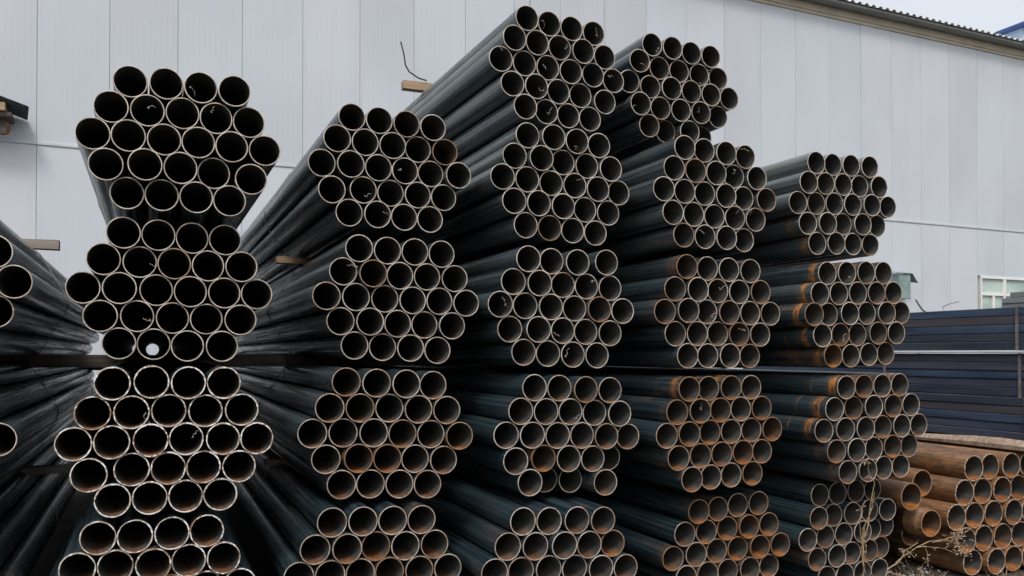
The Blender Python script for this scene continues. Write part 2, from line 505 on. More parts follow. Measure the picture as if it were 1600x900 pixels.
# hood on the wall, half hidden behind the right stack
hd = empty('vent_hood', (18.58, 17.83, 3.0), (0, 0, A_W))
tag(hd, 'grey-green metal vent hood on the wall just above the rightmost bundle column', 'vent')
q = MB(); q.box(0.0, 0.42, -0.28, 0.0, 0.15, 0.83, 0, 0.01); q.build('box', HOOD, hd)
q = MB()
q.add([(-0.06, -0.32, 0.845), (0.44, -0.32, 0.845), (0.44, 0, 0.90), (-0.06, 0, 0.90), (0.66, -0.32, 0.60), (0.66, 0, 0.65),
       (-0.06, -0.32, 0.835), (0.44, -0.32, 0.832), (0.44, 0, 0.887), (-0.06, 0, 0.89), (0.655, -0.32, 0.587), (0.655, 0, 0.637)],
      [(0, 1, 2, 3), (1, 4, 5, 2), (6, 9, 8, 7), (7, 8, 11, 10), (0, 6, 7, 1), (1, 7, 10, 4), (4, 10, 11, 5)])
q.build('flap', HOOD, hd)

# small corrugated porch canopy at the left edge
cp = empty('porch_canopy', (-2.05, 16.95, 5.72), (0, 0, A_W))
tag(cp, 'dark corrugated porch canopy jutting from the warehouse wall at the left edge', 'canopy')
q = MB()
pr = []
NS = 5
for i in range(NS * 6 + 1):
    yy = -0.62 * i / (NS * 6)
    pr.append((yy, 0.022 * math.cos(2 * math.pi * i / 6)))
ln = len(pr)
def cpt(x, yy, h): return (x, yy, -0.32 * x + h + 0.33 * yy * -0.35)
vs = [cpt(0.06 + 0.10 * (-yy), yy, h) for yy, h in pr] + [cpt(-2.6, yy, h) for yy, h in pr] + [cpt(0.06 + 0.10 * (-yy), yy, h - .012) for yy, h in pr] + [cpt(-2.6, yy, h - .012) for yy, h in pr]
fs = [(i, i + 1, ln + i + 1, ln + i) for i in range(ln - 1)] + [(2 * ln + i, 3 * ln + i, 3 * ln + i + 1, 2 * ln + i + 1) for i in range(ln - 1)] + [(i, 2 * ln + i, 2 * ln + i + 1, i + 1) for i in range(ln - 1)]
fs += [(0, ln, 3 * ln, 2 * ln), (ln - 1, 3 * ln - 1, 4 * ln - 1, 2 * ln - 1)]
q.add(vs, fs, 0, True)
q.build('sheet', CANOPY, cp)
q = MB(); q.box(-2.5, -0.13, -0.55, -0.02, -0.13, -0.05, 0, .01); q.build('beam', DARKWOOD, cp)
q = MB(); q.box(-0.34, -0.22, -0.60, -0.05, -0.05, 0.09, 0, .01); q.build('rafter', TIMBER, cp)
q = MB(); q.tube([(-0.30, -0.3, -0.13), (-0.22, -0.3, -0.2), (-0.19, -0.3, -0.28), (-0.22, -0.3, -0.35), (-0.29, -0.3, -0.36), (-0.36, -0.3, -0.33), (-.5, -.3, -.32)], 0.035, 8); q.build('bracket', mat_simple('rusty_bracket', (0.16, 0.08, 0.05), (0.30, 0.17, 0.11), (9, 9, 9), 0.8), cp)

# far building with a blue roof edge over the warehouse roof
bl = empty('far_building', (31.6, 23.7, 0))
tag(bl, 'pale blue metal building with dark blue roof edge beyond the warehouse roof', 'building')
q = MB(); q.box(0, 22, 0.0, 26, 0, 14.48); q.build('wall', PALEBLUE, bl)
q = MB(); q.box(-0.25, 22.25, -0.25, 26.25, 14.48, 14.63, 0, .02); q.build('roof_edge', BLUE, bl)

# ------------------------------------------------------------------ pipes
D = 0.159
L_PIPE = 7.3
def pipe_mesh(name, R0, t, L, seg=40, oval=0.0, ang=0.0, burr=0.0, seed=0, threads=0, dents=0.0):
    rr = random.Random(seed)
    q = MB()
    ri = R0 - t
    jit = [rr.uniform(-1, 1) for _ in range(seg)]
    if burr:
        jit = [(jit[k] * .5 + jit[k - 1] * .3 + jit[k - 2] * .2) for k in range(seg)]
    def ring(rad, y, jr=0.0, jy=0.0):
        out = []
        for k in range(seg):
            a = 2 * math.pi * k / seg
            r_ = rad * (1 + oval * math.cos(2 * (a - ang))) + jr * jit[k]
            out.append((r_ * math.cos(a), y + jy * jit[(k * 7) % seg], r_ * math.sin(a)))
        return out
    def strip(rings, mi, flip=False, smooth=True):
        vs = [v for r_ in rings for v in r_]
        fs = []
        for i in range(len(rings) - 1):
            for k in range(seg):
                k2 = (k + 1) % seg
                f = (i * seg + k, i * seg + k2, (i + 1) * seg + k2, (i + 1) * seg + k)
                fs.append(f[::-1] if flip else f)
        q.add(vs, fs, mi, smooth)
    outer = [ring(R0, 0.0016, 0, burr * .4)]
    if threads:
        for i in range(threads):
            y = 0.05 + i * 0.017
            outer += [ring(R0, y), ring(R0 + 0.008, y + .004), ring(R0 + 0.008, y + .009), ring(R0, y + .013)]
    outer += [ring(R0, L * .5), ring(R0, L - .0016)]
    strip(outer, 0, False)
    strip([ring(R0, 0.0016, 0, burr * .4), ring(R0 - .0013, 0.0, 0, burr), ring(ri + .0010, 0.0, burr, burr), ring(ri, 0.0016, burr * .8, burr * .4)], 2, True, False)
    strip([ring(ri, 0.0016, burr * .8, burr * .4), ring(ri, 0.05), ring(ri, L * .5), ring(ri, L - .0016)], 1, True)
    strip([ring(R0, L - .0016), ring(R0 - .0013, L), ring(ri + .001, L), ring(ri, L - .0016)], 2, False, False)
    return q.mesh(name, [PO, PI_, RIM])
# faces must look outwards: recalc once per shared mesh
def fix(me):
    bm = bmesh.new(); bm.from_mesh(me)
    bmesh.ops.remove_doubles(bm, verts=bm.verts, dist=1e-5)
    bmesh.ops.recalc_face_normals(bm, faces=bm.faces)
    for e in bm.edges:
        if len(e.link_faces) == 2 and e.link_faces[0].material_index != e.link_faces[1].material_index:
            e.smooth = False
    bm.to_mesh(me); bm.free()
    return me
clean = [fix(pipe_mesh('pipe', D / 2, 0.0056, L_PIPE, 40, o_, a_, 0.0, 3 + i)) for i, (o_, a_) in enumerate([(0.0, 0), (0.006, 0.4), (0.008, 1.7), (0.004, 2.4)])]
burred = [fix(pipe_mesh('pipe', D / 2, 0.0062, L_PIPE, 40, o_, a_, 0.0034, 21 + i)) for i, (o_, a_) in enumerate([(0.0, 0), (0.008, 0.6), (0.006, 2.0)])]

BUNDLES = {
    (1, 1): (0.132, 4.628, 2.737, '-235,282,14,-70,284,4,91,280,-5,251,272,-15,-321,147,19,-156,143,9,6,144,0,165,134,-9,325,128,-19,-401,8,24,-242,9,14,-79,4,5,80,0,-5,240,-7,-14,404,-10,-24,-342,-140,20,-166,-131,10,-3,-136,0,156,-142,-9,336,-165,-20,-248,-269,15,-89,-271,5,71,-277,-4,230,-284,-14'),
    (1, 2): (0.099, 4.716, 1.996, '-231,282,4,-70,278,1,90,272,-2,250,270,-5,-321,148,6,-156,141,3,5,137,0,167,132,-3,329,131,-6,-413,7,8,-248,6,5,-79,2,2,82,-3,-2,246,-6,-5,408,-7,-8,-334,-133,6,-167,-131,3,-2,-138,0,160,-141,-3,326,-144,-6,-250,-268,5,-90,-271,2,69,-280,-1,236,-281,-4'),
    (1, 3): (0.076, 4.477, 1.262, '-246,275,0,-76,280,0,89,274,0,252,272,0,-330,137,0,-163,138,0,1,141,0,168,136,0,337,138,0,-409,-3,0,-247,1,0,-79,3,0,80,3,0,249,-2,0,408,-5,0,-343,-148,0,-161,-133,0,0,-135,0,159,-136,0,325,-141,0,-242,-271,0,-82,-272,0,78,-274,0,238,-275,0'),
    (1, 4): (0.008, 4.499, 0.534, '-237,282,-8,-78,277,-3,86,278,3,245,276,9,-323,143,-11,-162,141,-6,3,139,0,162,138,6,324,137,11,-402,4,-14,-241,3,-9,-80,1,-3,80,-1,3,241,-3,9,402,-4,14,-323,-136,-11,-162,-138,-6,-1,-139,0,159,-141,6,320,-143,11,-244,-276,-9,-83,-278,-3,77,-280,3,238,-281,9'),
    (2, 1): (1.298, 4.971, 2.761, '-231,288,11,-72,282,3,89,273,-4,250,267,-12,-318,154,15,-155,146,7,5,138,0,164,133,-8,327,128,-15,-404,8,19,-240,11,11,-78,2,4,82,-3,-4,242,-7,-11,403,-12,-19,-346,-141,16,-165,-132,8,-2,-139,0,158,-143,-7,318,-147,-15,-247,-269,11,-87,-274,4,75,-279,-4,234,-283,-11'),
    (2, 2): (1.314, 4.863, 1.989, '-225,288,10,-66,279,3,93,277,-4,254,271,-11,-316,153,13,-152,144,6,7,137,0,167,135,-7,332,129,-14,-413,11,18,-245,9,10,-78,3,3,81,-4,-4,240,-6,-10,399,-15,-17,-331,-129,14,-167,-130,7,-6,-140,0,155,-145,-7,314,-149,-13,-250,-266,11,-90,-275,4,70,-280,-3,229,-293,-10'),
    (2, 3): (1.207, 4.686, 1.234, '-226,288,13,-64,281,4,98,275,-6,257,265,-15,-320,150,19,-154,146,9,10,141,-1,170,132,-10,332,124,-20,-409,14,24,-242,11,14,-77,7,4,82,-2,-5,244,-10,-14,403,-22,-24,-336,-128,20,-164,-128,10,-5,-135,0,154,-144,-9,316,-157,-19,-256,-266,15,-96,-272,6,63,-279,-4,222,-288,-13'),
    (2, 4): (1.118, 4.606, 0.497, '-233,286,9,-70,282,3,93,275,-4,255,268,-10,-320,149,13,-157,146,6,3,141,0,164,132,-7,330,127,-13,-402,10,16,-243,10,10,-83,5,3,76,-1,-3,241,-7,-10,407,-12,-16,-326,-130,13,-165,-134,6,-5,-139,0,156,-145,-6,317,-150,-13,-250,-271,10,-90,-276,3,71,-281,-3,232,-287,-10'),
    (3, 0): (2.377, 4.939, 3.474, '-231,288,-5,-72,281,-2,90,277,2,249,268,6,-318,151,-7,-159,146,-4,0,139,0,160,133,4,333,128,8,-404,14,-9,-241,10,-6,-81,2,-2,78,-4,2,242,-3,6,400,-16,9,-328,-131,-8,-168,-131,-4,-5,-139,0,157,-142,4,336,-162,8,-248,-269,-6,-89,-275,-2,70,-281,2,229,-284,5'),
    (3, 1): (2.349, 4.834, 2.724, '-227,290,1,-68,285,0,92,274,-1,255,267,-1,-317,155,2,-153,148,1,6,140,0,169,130,-1,331,121,-2,-404,18,2,-240,14,1,-80,3,0,79,-2,0,240,-13,-1,401,-21,-2,-329,-124,2,-170,-129,1,-6,-138,0,153,-147,-1,318,-157,-2,-251,-266,1,-92,-275,1,67,-282,0,226,-289,-1'),
    (3, 2): (2.295, 4.72, 1.954, '-229,286,14,-69,280,4,90,276,-5,292,284,-18,-317,150,19,-156,144,9,3,138,0,162,134,-10,325,128,-20,-400,14,24,-240,8,15,-81,3,5,78,-3,-4,238,-6,-14,397,-14,-24,-335,-132,20,-164,-133,10,-5,-139,0,154,-144,-9,315,-152,-19,-253,-269,15,-94,-277,5,65,-283,-4,224,-288,-13'),
    (3, 3): (2.306, 4.653, 1.187, '-223,289,9,-64,284,2,99,274,-4,261,268,-10,-314,153,12,-150,147,6,9,142,0,170,132,-7,329,124,-13,-400,15,15,-241,11,9,-79,4,3,80,-1,-3,241,-11,-9,400,-20,-15,-349,-136,14,-166,-129,6,-6,-137,0,154,-144,-6,317,-156,-12,-256,-266,10,-97,-273,4,62,-281,-2,224,-287,-9'),
    (3, 4): (2.172, 4.485, 0.44, '-230,288,17,-70,280,5,98,276,-7,257,267,-19,-319,152,24,-160,145,12,9,142,-1,169,132,-13,328,125,-24,-403,16,30,-243,9,18,-78,8,6,81,0,-6,240,-10,-18,399,-18,-29,-328,-126,24,-167,-132,12,-6,-139,0,155,-146,-12,315,-153,-24,-253,-268,18,-92,-275,6,69,-282,-6,229,-289,-18'),
    (4, 0): (3.378, 5.089, 3.5, '-228,288,-2,-68,284,0,91,273,1,250,268,2,-328,164,-2,-162,139,-1,0,139,0,164,132,1,328,129,2,-398,21,-3,-240,-1,-2,-81,2,-1,79,-3,1,243,-7,2,403,-12,3,-331,-132,-2,-163,-141,-1,-3,-140,0,157,-142,1,319,-148,2,-256,-272,-2,-86,-280,-1,75,-279,1,235,-283,2'),
    (4, 1): (3.382, 4.691, 2.71, '-233,287,-5,-74,285,-2,86,278,2,245,270,6,-322,146,-7,-158,142,-4,2,140,0,161,135,4,331,133,8,-400,7,-9,-241,3,-5,-81,2,-2,79,-2,2,238,-4,5,410,-6,9,-331,-137,-8,-164,-137,-4,-4,-141,0,156,-141,4,320,-144,7,-244,-276,-6,-85,-279,-2,74,-279,2,234,-283,5'),
    (4, 2): (3.366, 4.639, 1.942, '-234,286,1,-73,280,0,86,278,0,246,274,-1,-325,142,1,-160,142,1,-1,138,0,162,136,-1,329,138,-1,-402,-2,1,-243,6,1,-83,2,0,77,0,0,243,-2,-1,407,-2,-1,-321,-140,1,-162,-138,1,-3,-138,0,156,-140,-1,321,-141,-1,-244,-279,1,-85,-279,0,75,-279,0,234,-281,-1'),
    (4, 3): (3.341, 4.58, 1.178, '-243,277,-2,-84,278,-1,76,281,1,238,281,2,-323,134,-3,-164,139,-2,-5,140,0,155,143,1,321,145,3,-401,-9,-4,-242,-3,-2,-82,1,-1,80,1,1,247,4,2,411,5,4,-324,-149,-3,-157,-143,-1,3,-139,0,165,-134,2,324,-136,3,-238,-283,-2,-78,-281,-1,82,-277,1,241,-274,2'),
    (4, 4): (3.473, 4.688, 0.396, '-243,272,9,-84,275,3,80,287,-3,239,291,-9,-334,131,13,-167,132,6,0,140,0,160,143,-6,319,146,-12,-412,-20,16,-245,-7,10,-78,0,3,81,2,-3,240,5,-9,400,8,-16,-318,-149,12,-156,-139,6,3,-137,0,163,-134,-6,323,-131,-12,-234,-285,9,-73,-281,3,88,-276,-3,249,-272,-9'),
    (5, 1): (4.517, 4.753, 2.731, '-249,274,2,-88,277,1,78,284,-1,237,285,-2,-323,131,2,-163,136,1,-4,141,0,159,143,-1,324,147,-3,-406,-13,3,-241,-8,2,-81,0,1,78,3,-1,243,8,-2,403,7,-3,-319,-151,2,-158,-145,1,1,-138,0,161,-133,-1,320,-132,-2,-234,-286,2,-72,-279,1,87,-275,-1,248,-274,-2'),
    (5, 2): (4.458, 4.563, 1.949, '-253,269,-2,-94,275,-1,66,282,1,230,286,2,-328,128,-3,-168,134,-2,-5,140,0,154,145,1,317,151,3,-404,-12,-4,-245,-8,-2,-81,0,-1,79,4,1,238,9,2,403,15,4,-318,-151,-3,-155,-144,-1,4,-142,0,163,-132,1,330,-128,3,-227,-287,-2,-61,-287,-1,98,-278,1,257,-271,2'),
    (5, 3): (4.505, 4.472, 1.177, '-243,275,2,-84,280,1,76,281,-1,235,285,-2,-327,132,3,-161,136,1,-2,142,0,162,143,-1,326,147,-3,-405,-10,4,-244,-4,2,-82,-3,1,77,3,-1,241,5,-2,400,6,-3,-323,-147,3,-162,-143,1,0,-140,0,161,-133,-1,328,-136,-3,-232,-288,2,-72,-282,1,87,-274,-1,246,-273,-2'),
    (5, 4): (4.524, 4.687, 0.422, '-244,274,-1,-83,276,0,79,283,0,241,284,1,-324,133,-1,-161,136,-1,0,140,0,160,146,1,323,143,1,-405,-10,-2,-243,-4,-1,-77,1,0,84,5,0,243,2,1,404,5,2,-327,-149,-1,-159,-139,-1,1,-138,0,160,-135,1,329,-139,1,-239,-282,-1,-80,-279,0,80,-277,0,239,-274,1'),
}
TWISTS = {(1, 1): [(2, -0.025, -0.022), (5, 0.022, 0.019), (7, -0.013, 0.046)], (1, 2): [(5, 0.055, -0.015), (16, 0.04, -0.018)], (1, 3): [(5, 0.057, -0.026), (12, 0.041, 0.031)], (2, 1): [(12, -0.034, 0.009), (16, 0.037, -0.03), (21, 0.078, 0.022)], (2, 2): [(4, 0.059, 0.053)], (3, 0): [(1, -0.027, -0.008), (3, 0.017, 0.037), (9, 0.001, 0.056), (6, 0.058, 0.022), (11, -0.027, -0.006), (21, 0.026, 0.017), (16, 0.038, -0.005), (14, -0.017, 0.024)], (3, 1): [(2, 0.005, -0.036), (12, 0.049, 0.054)], (3, 2): [(7, 0.041, 0.036), (9, 0.033, 0.028), (17, -0.041, -0.012), (22, -0.038, 0.024)], (4, 0): [(4, 0.037, -0.019), (0, 0.049, -0.013), (15, -0.031, -0.02), (18, -0.002, 0.042), (7, 0.018, -0.053)], (4, 1): [(3, -0.007, 0.057), (7, -0.01, 0.032), (18, 0.035, 0.049), (19, -0.042, 0.036), (21, -0.026, 0.043)], (4, 2): [(6, 0.051, 0.043), (11, 0.058, -0.009), (18, 0.024, 0.032)], (5, 1): [(11, 0.059, 0.009)], (5, 2): [(1, 0.023, -0.025), (16, 0.037, 0.0)], (3, 3): [(6, 0.064, -0.028)], (4, 3): [(5, 0.014, 0.039)]}
NR = [4, 5, 6, 5, 4]
S = D * 1.012
ROWOF = [r for r in range(5) for _ in range(NR[r])]
def hexpack():
    s = []
    for r in range(5):
        for i in range(NR[r]):
            s += [round(((i - (NR[r] - 1) / 2) * S + rnd.uniform(-.002, .002)) * 1000), round((2 - r) * S * .868 * 1000), round(rnd.uniform(-12, 12))]
    return ','.join(str(v) for v in s)
BUNDLES[(0, 2)] = (-1.005, 4.70, 2.017, hexpack())
BUNDLES[(0, 3)] = (-1.065, 4.66, 1.275, hexpack())
BUNDLES[(0, 4)] = (-1.07, 4.66, 0.535, hexpack())

COLN = {0: 'stack at left edge', 1: 'leftmost full stack', 2: 'second full stack', 3: 'tall middle stack', 4: 'fourth full stack', 5: 'rightmost tall stack'}
LAYN = {0: {2: 'top', 3: 'middle', 4: 'bottom'},
        1: {1: 'topmost', 2: 'second down', 3: 'third down', 4: 'lowest'},
        2: {1: 'topmost', 2: 'second down', 3: 'third down', 4: 'lowest'},
        3: {0: 'topmost', 1: 'second down', 2: 'middle', 3: 'fourth down', 4: 'lowest'},
        4: {0: 'topmost', 1: 'second down', 2: 'middle', 3: 'fourth down', 4: 'lowest'},
        5: {1: 'topmost', 2: 'second down', 3: 'third down', 4: 'lowest'}}
LOOK = {(1, 3): 'dark pipes with white rim burrs', (1, 4): 'dark pipes with ragged rims', (4, 3): 'rust stained dark pipes', (4, 4): 'dark pipes with rusty mouths',
        (5, 2): 'dark orange-stained pipes', (5, 3): 'dark pipes with orange rings', (5, 4): 'dull pipes behind weeds',
        (3, 0): 'grey pipes with wire tails', (4, 0): 'grey pipes'}
RUST = {(0, 2): .10, (0, 3): .25, (0, 4): .3, (1, 1): .06, (1, 2): .12, (1, 3): .34, (1, 4): .36, (2, 1): .10, (2, 2): .17, (2, 3): .34, (2, 4): .36,
        (3, 0): .08, (3, 1): .10, (3, 2): .18, (3, 3): .28, (3, 4): .30, (4, 0): .16, (4, 1): .20, (4, 2): .32, (4, 3): .52, (4, 4): .52,
        (5, 1): .20, (5, 2): .36, (5, 3): .40, (5, 4): .34}
EXTRA = {(2, 1): {8: .8}, (3, 3): {16: .8, 13: .4}, (4, 2): {18: .75, 8: .6, 23: .6}, (4, 3): {14: .9, 18: .9, 6: .8, 2: .7, 23: .8, 8: .8}, (4, 4): {13: .9, 7: .9, 12: .8, 14: .8, 8: .7},
         (5, 2): {20: 1.0, 16: .7, 18: .6, 23: .5}, (5, 3): {5: .8, 18: .8, 15: .6}, (4, 0): {21: .5, 19: .4}, (4, 1): {14: .5, 20: .5}, (0, 2): {3: .7}}
SET_BACK = {(3, 3): {19: .10, 21: .16, 22: .12, 20: 0.0}, (4, 0): {21: .05, 23: .08, 20: -.02}, (1, 1): {3: -.02, 19 - 1: .03}, (4, 3): {5: -.02, 20: -.03}, (4, 4): {0: -.03}, (5, 4): {0: .04, 1: .05, 2: .05, 3: .06, 13: .05, 14: .09, 19: .07}}

DUST_SHEEN = {(3, 0): .75, (3, 1): .7, (2, 1): .40, (5, 1): 1.0, (4, 0): .5, (4, 1): .6, (0, 2): .85, (1, 1): .3, (2, 2): .25, (3, 2): .25, (4, 2): .22, (5, 2): .3, (5, 3): .2}  # per bundle: dust plus painted-in sky highlights, mostly on the upper bundles

def hull(pts):
    pts = sorted(set(pts))
    def half(ps):
        h = []
        for p in ps:
            while len(h) >= 2 and (h[-1][0] - h[-2][0]) * (p[1] - h[-2][1]) - (h[-1][1] - h[-2][1]) * (p[0] - h[-2][0]) <= 0:
                h.pop()
            h.append(p)
        return h
    a, b = half(pts), half(pts[::-1])
    return a[:-1] + b[:-1]

def squiggle(q, p, seed, r=0.0013):
    """a twisted pair of wire ends lying in a pipe mouth"""
    rr = random.Random(seed)
    pts = []
    d = Vector((rr.uniform(-1, 1), rr.uniform(-.5, -.1), rr.uniform(-.9, .5))).normalized()
    side = d.cross(Vector((0, 1, 0))).normalized()
    up = d.cross(side)
    ln = rr.uniform(.022, .060)
    kind = rr.choice((0, 1, 2))
    turns = rr.uniform(8, 18)
    bend = rr.uniform(-.03, .03)
    n = 16
    for i in range(n):
        u = i / (n - 1)
        w = (0.0055, 0.0025, 0.009)[kind] * math.sin(u * 3.1416) + .0008
        t = turns * (1, 1.6, .5)[kind]
        pts.append(Vector(p) + d * ln * (u - .5) + side * (w * math.cos(u * t) + bend * u * u) + up * w * math.sin(u * t) + Vector((0, 0, -.012 * u * u)))
    q.tube(pts, r * rr.uniform(.8, 1.25), 5)
    pts2 = [pts[-1] + Vector((rr.uniform(-.006, .006), 0.004 * i, rr.uniform(-.005, .005) + .002 * i)) for i in range(6)]
    q.tube([pts[-1]] + pts2, r, 5)

for key, (bx, by, bz, sd) in sorted(BUNDLES.items()):
    c, l = key
    vals = [int(v) / 1000 for v in sd.split(',')]
    P = [(vals[i], vals[i + 1], vals[i + 2]) for i in range(0, len(vals), 3)]
    zb = min(p[1] for p in P) - D / 2
    look = LOOK.get(key, 'dark steel pipes with bright cut ends')
    root = empty('pipe_bundle', (bx, by, bz + zb))
    if key == (3, 0): root.rotation_euler.z = R(1.2)
    tag(root, 'bundle of %s, %s in the %s' % (look, LAYN[c][l], COLN[c]), 'pipe bundle', 'hexagonal bundles of round steel pipes stacked in the yard')
    rk = RUST[key]
    for i, (px, pz, py) in enumerate(P):
        isb = key in ((1, 3), (1, 4))
        me = rnd.choice(burred if isb else clean)
        yy = py + rnd.gauss(0, .010) + SET_BACK.get(key, {}).get(i, 0)
        o = link('pipe', me, root, (px, yy, pz - zb))
        o['rust'] = float(min(1.0, max(0.0, EXTRA.get(key, {}).get(i, rk + rnd.gauss(0, .09) + (.25 if rnd.random() < .05 + rk * .12 else 0)))))
        o['coat'] = o['rust'] * .5
        o['dust_sheen'] = DUST_SHEEN.get(key, .12) * rnd.uniform(.5, 1.2)
        o['band'] = 0.0
        if c == 5 and l in (2, 3): o['band'] = 1.0 if (l, i) in ((2, 0), (2, 9), (2, 15), (2, 20), (3, 0), (3, 4), (3, 9)) else rnd.choice([.8, .4, .2, .1])
        elif c == 5 and l == 1 and i in (20, 15): o['band'] = .6
        elif c == 4 and l in (3,) and i in (0, 1, 2): o['band'] = .6
        elif c == 4 and l == 2 and i < 4: o['band'] = .25
        o['burr'] = 1.0 if isb else 0.0
    # tie wires round the whole bundle
    ring_pts = []
    for (px, pz, py) in P:
        for k in range(16):
            a = 2 * math.pi * k / 16
            ring_pts.append((round(px + (D / 2 + .003) * math.cos(a), 4), round(pz - zb + (D / 2 + .003) * math.sin(a), 4)))
    hp = hull(ring_pts)
    for yw in (2.0 + rnd.uniform(-.1, .1), 5.6):
        q = MB()
        # points along the long flat runs so that the wire hugs the pipes
        loop = []
        for i in range(len(hp)):
            a, b = hp[i], hp[(i + 1) % len(hp)]
            loop.append((a[0], yw + .03 * math.sin(i), a[1]))
        q.tube(loop, 0.0026, 5, 0, True)
        q.build('tie_wire', TIE, root)
    for j, (i, dx, dz) in enumerate(TWISTS.get(key, [])):
        px, pz, py = P[i]
        s_ = math.hypot(dx, dz)
        lim = D / 2 - .016
        if s_ > lim: dx, dz = dx * lim / s_, dz * lim / s_
        q = MB()
        squiggle(q, (px + dx, py + .006, pz - zb + dz), i * 13 + c * 7 + l)
        q.build('wire_tail', WIRE, root)

# ------------------------------------------------------------------ timbers between bundles
GT = 'timber spacers between the pipe bundles'
board('timber_batten', -1.75, -0.585, 6.6, 6.70, 2.385, 2.445, OLDWOOD, 'grey timber end jutting right over the stack cut off by the left edge', 'timber', GT)
board('long_timber', -1.75, 2.85, 6.58, 6.70, 1.582, 1.668, DARKWOOD, 'long dark timber running behind the leftmost full stack at mid height', 'timber', GT, seg=10)
board('timber_batten', 0.855, 1.78, 6.6, 6.70, 2.352, 2.402, TIMBER, 'pale timber end under the topmost bundle of the second full stack', 'timber', GT)
board('long_timber', -1.72, 1.1, 11.75, 11.88, 1.47, 1.628, DARKWOOD, 'added dark timber closing a light slit at the far end of the leftmost full stack', 'timber', GT)  # added to block the pale slit of light between the left bundles
board('timber_batten', 0.775, 1.68, 6.6, 6.70, 0.845, 0.895, PLANK, 'pale timber end low in the gap beside the leftmost full stack', 'timber', GT)
board('timber_batten', 1.925, 2.75, 6.98, 7.06, 3.885, 3.953, TIMBER, 'pale timber end sticking out on top of the tall middle stack', 'timber', GT)
board('timber_batten', -1.75, -0.50, 6.6, 6.70, 0.868, 0.915, OLDWOOD, 'dim timber end low in the stack cut off by the left edge', 'timber', GT)

q = MB(); q.tube([(0, 0, 0), (-.07, 0, .012), (-.15, 0, .055), (-.185, -.01, .10), (-.205, -.02, .20), (-.23, -.02, .29)], 0.0065, 7)
tag(q.build('bent_rod', DARKROD, None, (2.12, 6.97, 3.965)), 'bent dark rod rising above the timber on top of the tall middle stack', 'rod')
bx, by, bz, sd = BUNDLES[(3, 0)]
q = MB(); q.tube([(0, 0.05, 0), (-.012, .03, .05), (-.02, .01, .09), (-.035, 0, .12)], 0.0022, 5)
tag(q.build('loose_wire', DARKROD, None, (bx - .17, by + .02, bz + .345)), 'thin loose wire standing between the two leftmost top pipes of the tall middle stack', 'wire')

# ------------------------------------------------------------------ rusty pipes at the right
DR = 0.198
rusty = [fix(pipe_mesh('rusty_pipe', DR / 2, 0.0085, 5.5, 40, o_, a_, b_, 51 + i)) for i, (o_, a_, b_) in enumerate([(0.006, .3, .0022), (0.01, 1.4, .003), (0.004, 2.2, .0018)])]
threaded = fix(pipe_mesh('rusty_pipe', DR / 2, 0.0085, 5.5, 40, 0.0, 0, .001, 61, threads=7))
ROWS = [(0.815, [5.701, 5.904, 6.112, 6.315, 6.518]), (0.637, [5.613, 5.813, 6.013, 6.214, 6.416, 6.618]), (0.459, [5.527, 5.725, 5.924, 6.122, 6.321, 6.52, 6.72]),
        (0.279, [5.622, 5.823, 6.024, 6.222, 6.421, 6.62, 6.82]), (0.101, [5.725, 5.924, 6.123, 6.322, 6.521, 6.72])]
ORD = ['first', 'second', 'third', 'fourth', 'fifth', 'sixth', 'seventh']
RN = ['top', 'second', 'middle', 'fourth', 'bottom']
GR = 'rusty pipes piled at the right edge'
for r, (z, xs_) in enumerate(ROWS):
    for i, x in enumerate(xs_):
        yo = 4.7 + rnd.gauss(0, .008)
        if (r, i) == (4, 0): yo += .02
        o = link('rusty_pipe', rnd.choice(rusty), None, (x, yo, z), (0, 0, 0))
        lab = '%s rusty brown pipe from the left in the %s row of the rusty pile' % (ORD[i], RN[r])
        tag(o, lab, 'pipe', GR)
        o['rust'] = rnd.uniform(.5, .85); o['coat'] = rnd.uniform(.85, 1.0); o['band'] = 0.0; o['burr'] = .25
o = link('rusty_pipe', rusty[0], None, (5.46, 5.05, 0.279)); tag(o, 'dim pipe set back behind the dry branch at the left of the rusty pile', 'pipe', GR)
o['rust'] = .55; o['coat'] = .6; o['band'] = 0.0; o['burr'] = 0.0
for me, (x, y, z), lab, rz in [(rusty[2], (5.04, 4.66, .650), 'loose rusty pipe jutting out furthest beside the lowest bundle of the rightmost tall stack', 0),
                           (rusty[1], (5.245, 4.75, .722), 'loose rusty pipe lying just above and behind the one jutting out furthest', 0),
                           (threaded, (5.225, 4.655, .445), 'loose rusty pipe with ridged rings near its end, lowest of the three loose ones', 0)]:
    o = link('rusty_pipe', me, None, (x, y, z), (0, 0, rz))
    tag(o, lab, 'pipe', 'loose rusty pipes beside the rusty pile')
    o['rust'] = 1.0; o['coat'] = 1.0; o['band'] = 0.0; o['burr'] = 0.0

# weathered plank along the pile
q = MB()
n_ = 16
sec = []
for i in range(n_ + 1):
    u = i / n_
    y = 4.2 + 3.6 * u
    h = 0.055 + 0.03 * mnoise.noise(Vector((u * 4, 1, 0)))
    w = 0.13 + 0.03 * mnoise.noise(Vector((u * 3, 5, 0)))
    xo = .03 * mnoise.noise(Vector((u * 2, 9, 0)))
    zo = 0.02 * mnoise.noise(Vector((u * 2.5, 3, 0)))
    sec += [(xo - w / 2, y - 4.2, zo), (xo + w / 2, y - 4.2, zo), (xo + w / 2 - .02, y - 4.2, zo + h), (xo - w / 2 + .03, y - 4.2, zo + h + .012), (xo - w / 2 - .005, y - 4.2, zo + h * .5)]
fs = [(i * 5 + k, i * 5 + (k + 1) % 5, (i + 1) * 5 + (k + 1) % 5, (i + 1) * 5 + k) for i in range(n_) for k in range(5)] + [(4, 3, 2, 1, 0), tuple(n_ * 5 + k for k in range(5))]
q.add(sec, fs)
tag(q.build('weathered_plank', PLANK, None, (6.26, 4.42, 0.925)), 'long weathered wooden plank lying on top of the rusty pile below the blue tubes', 'plank')

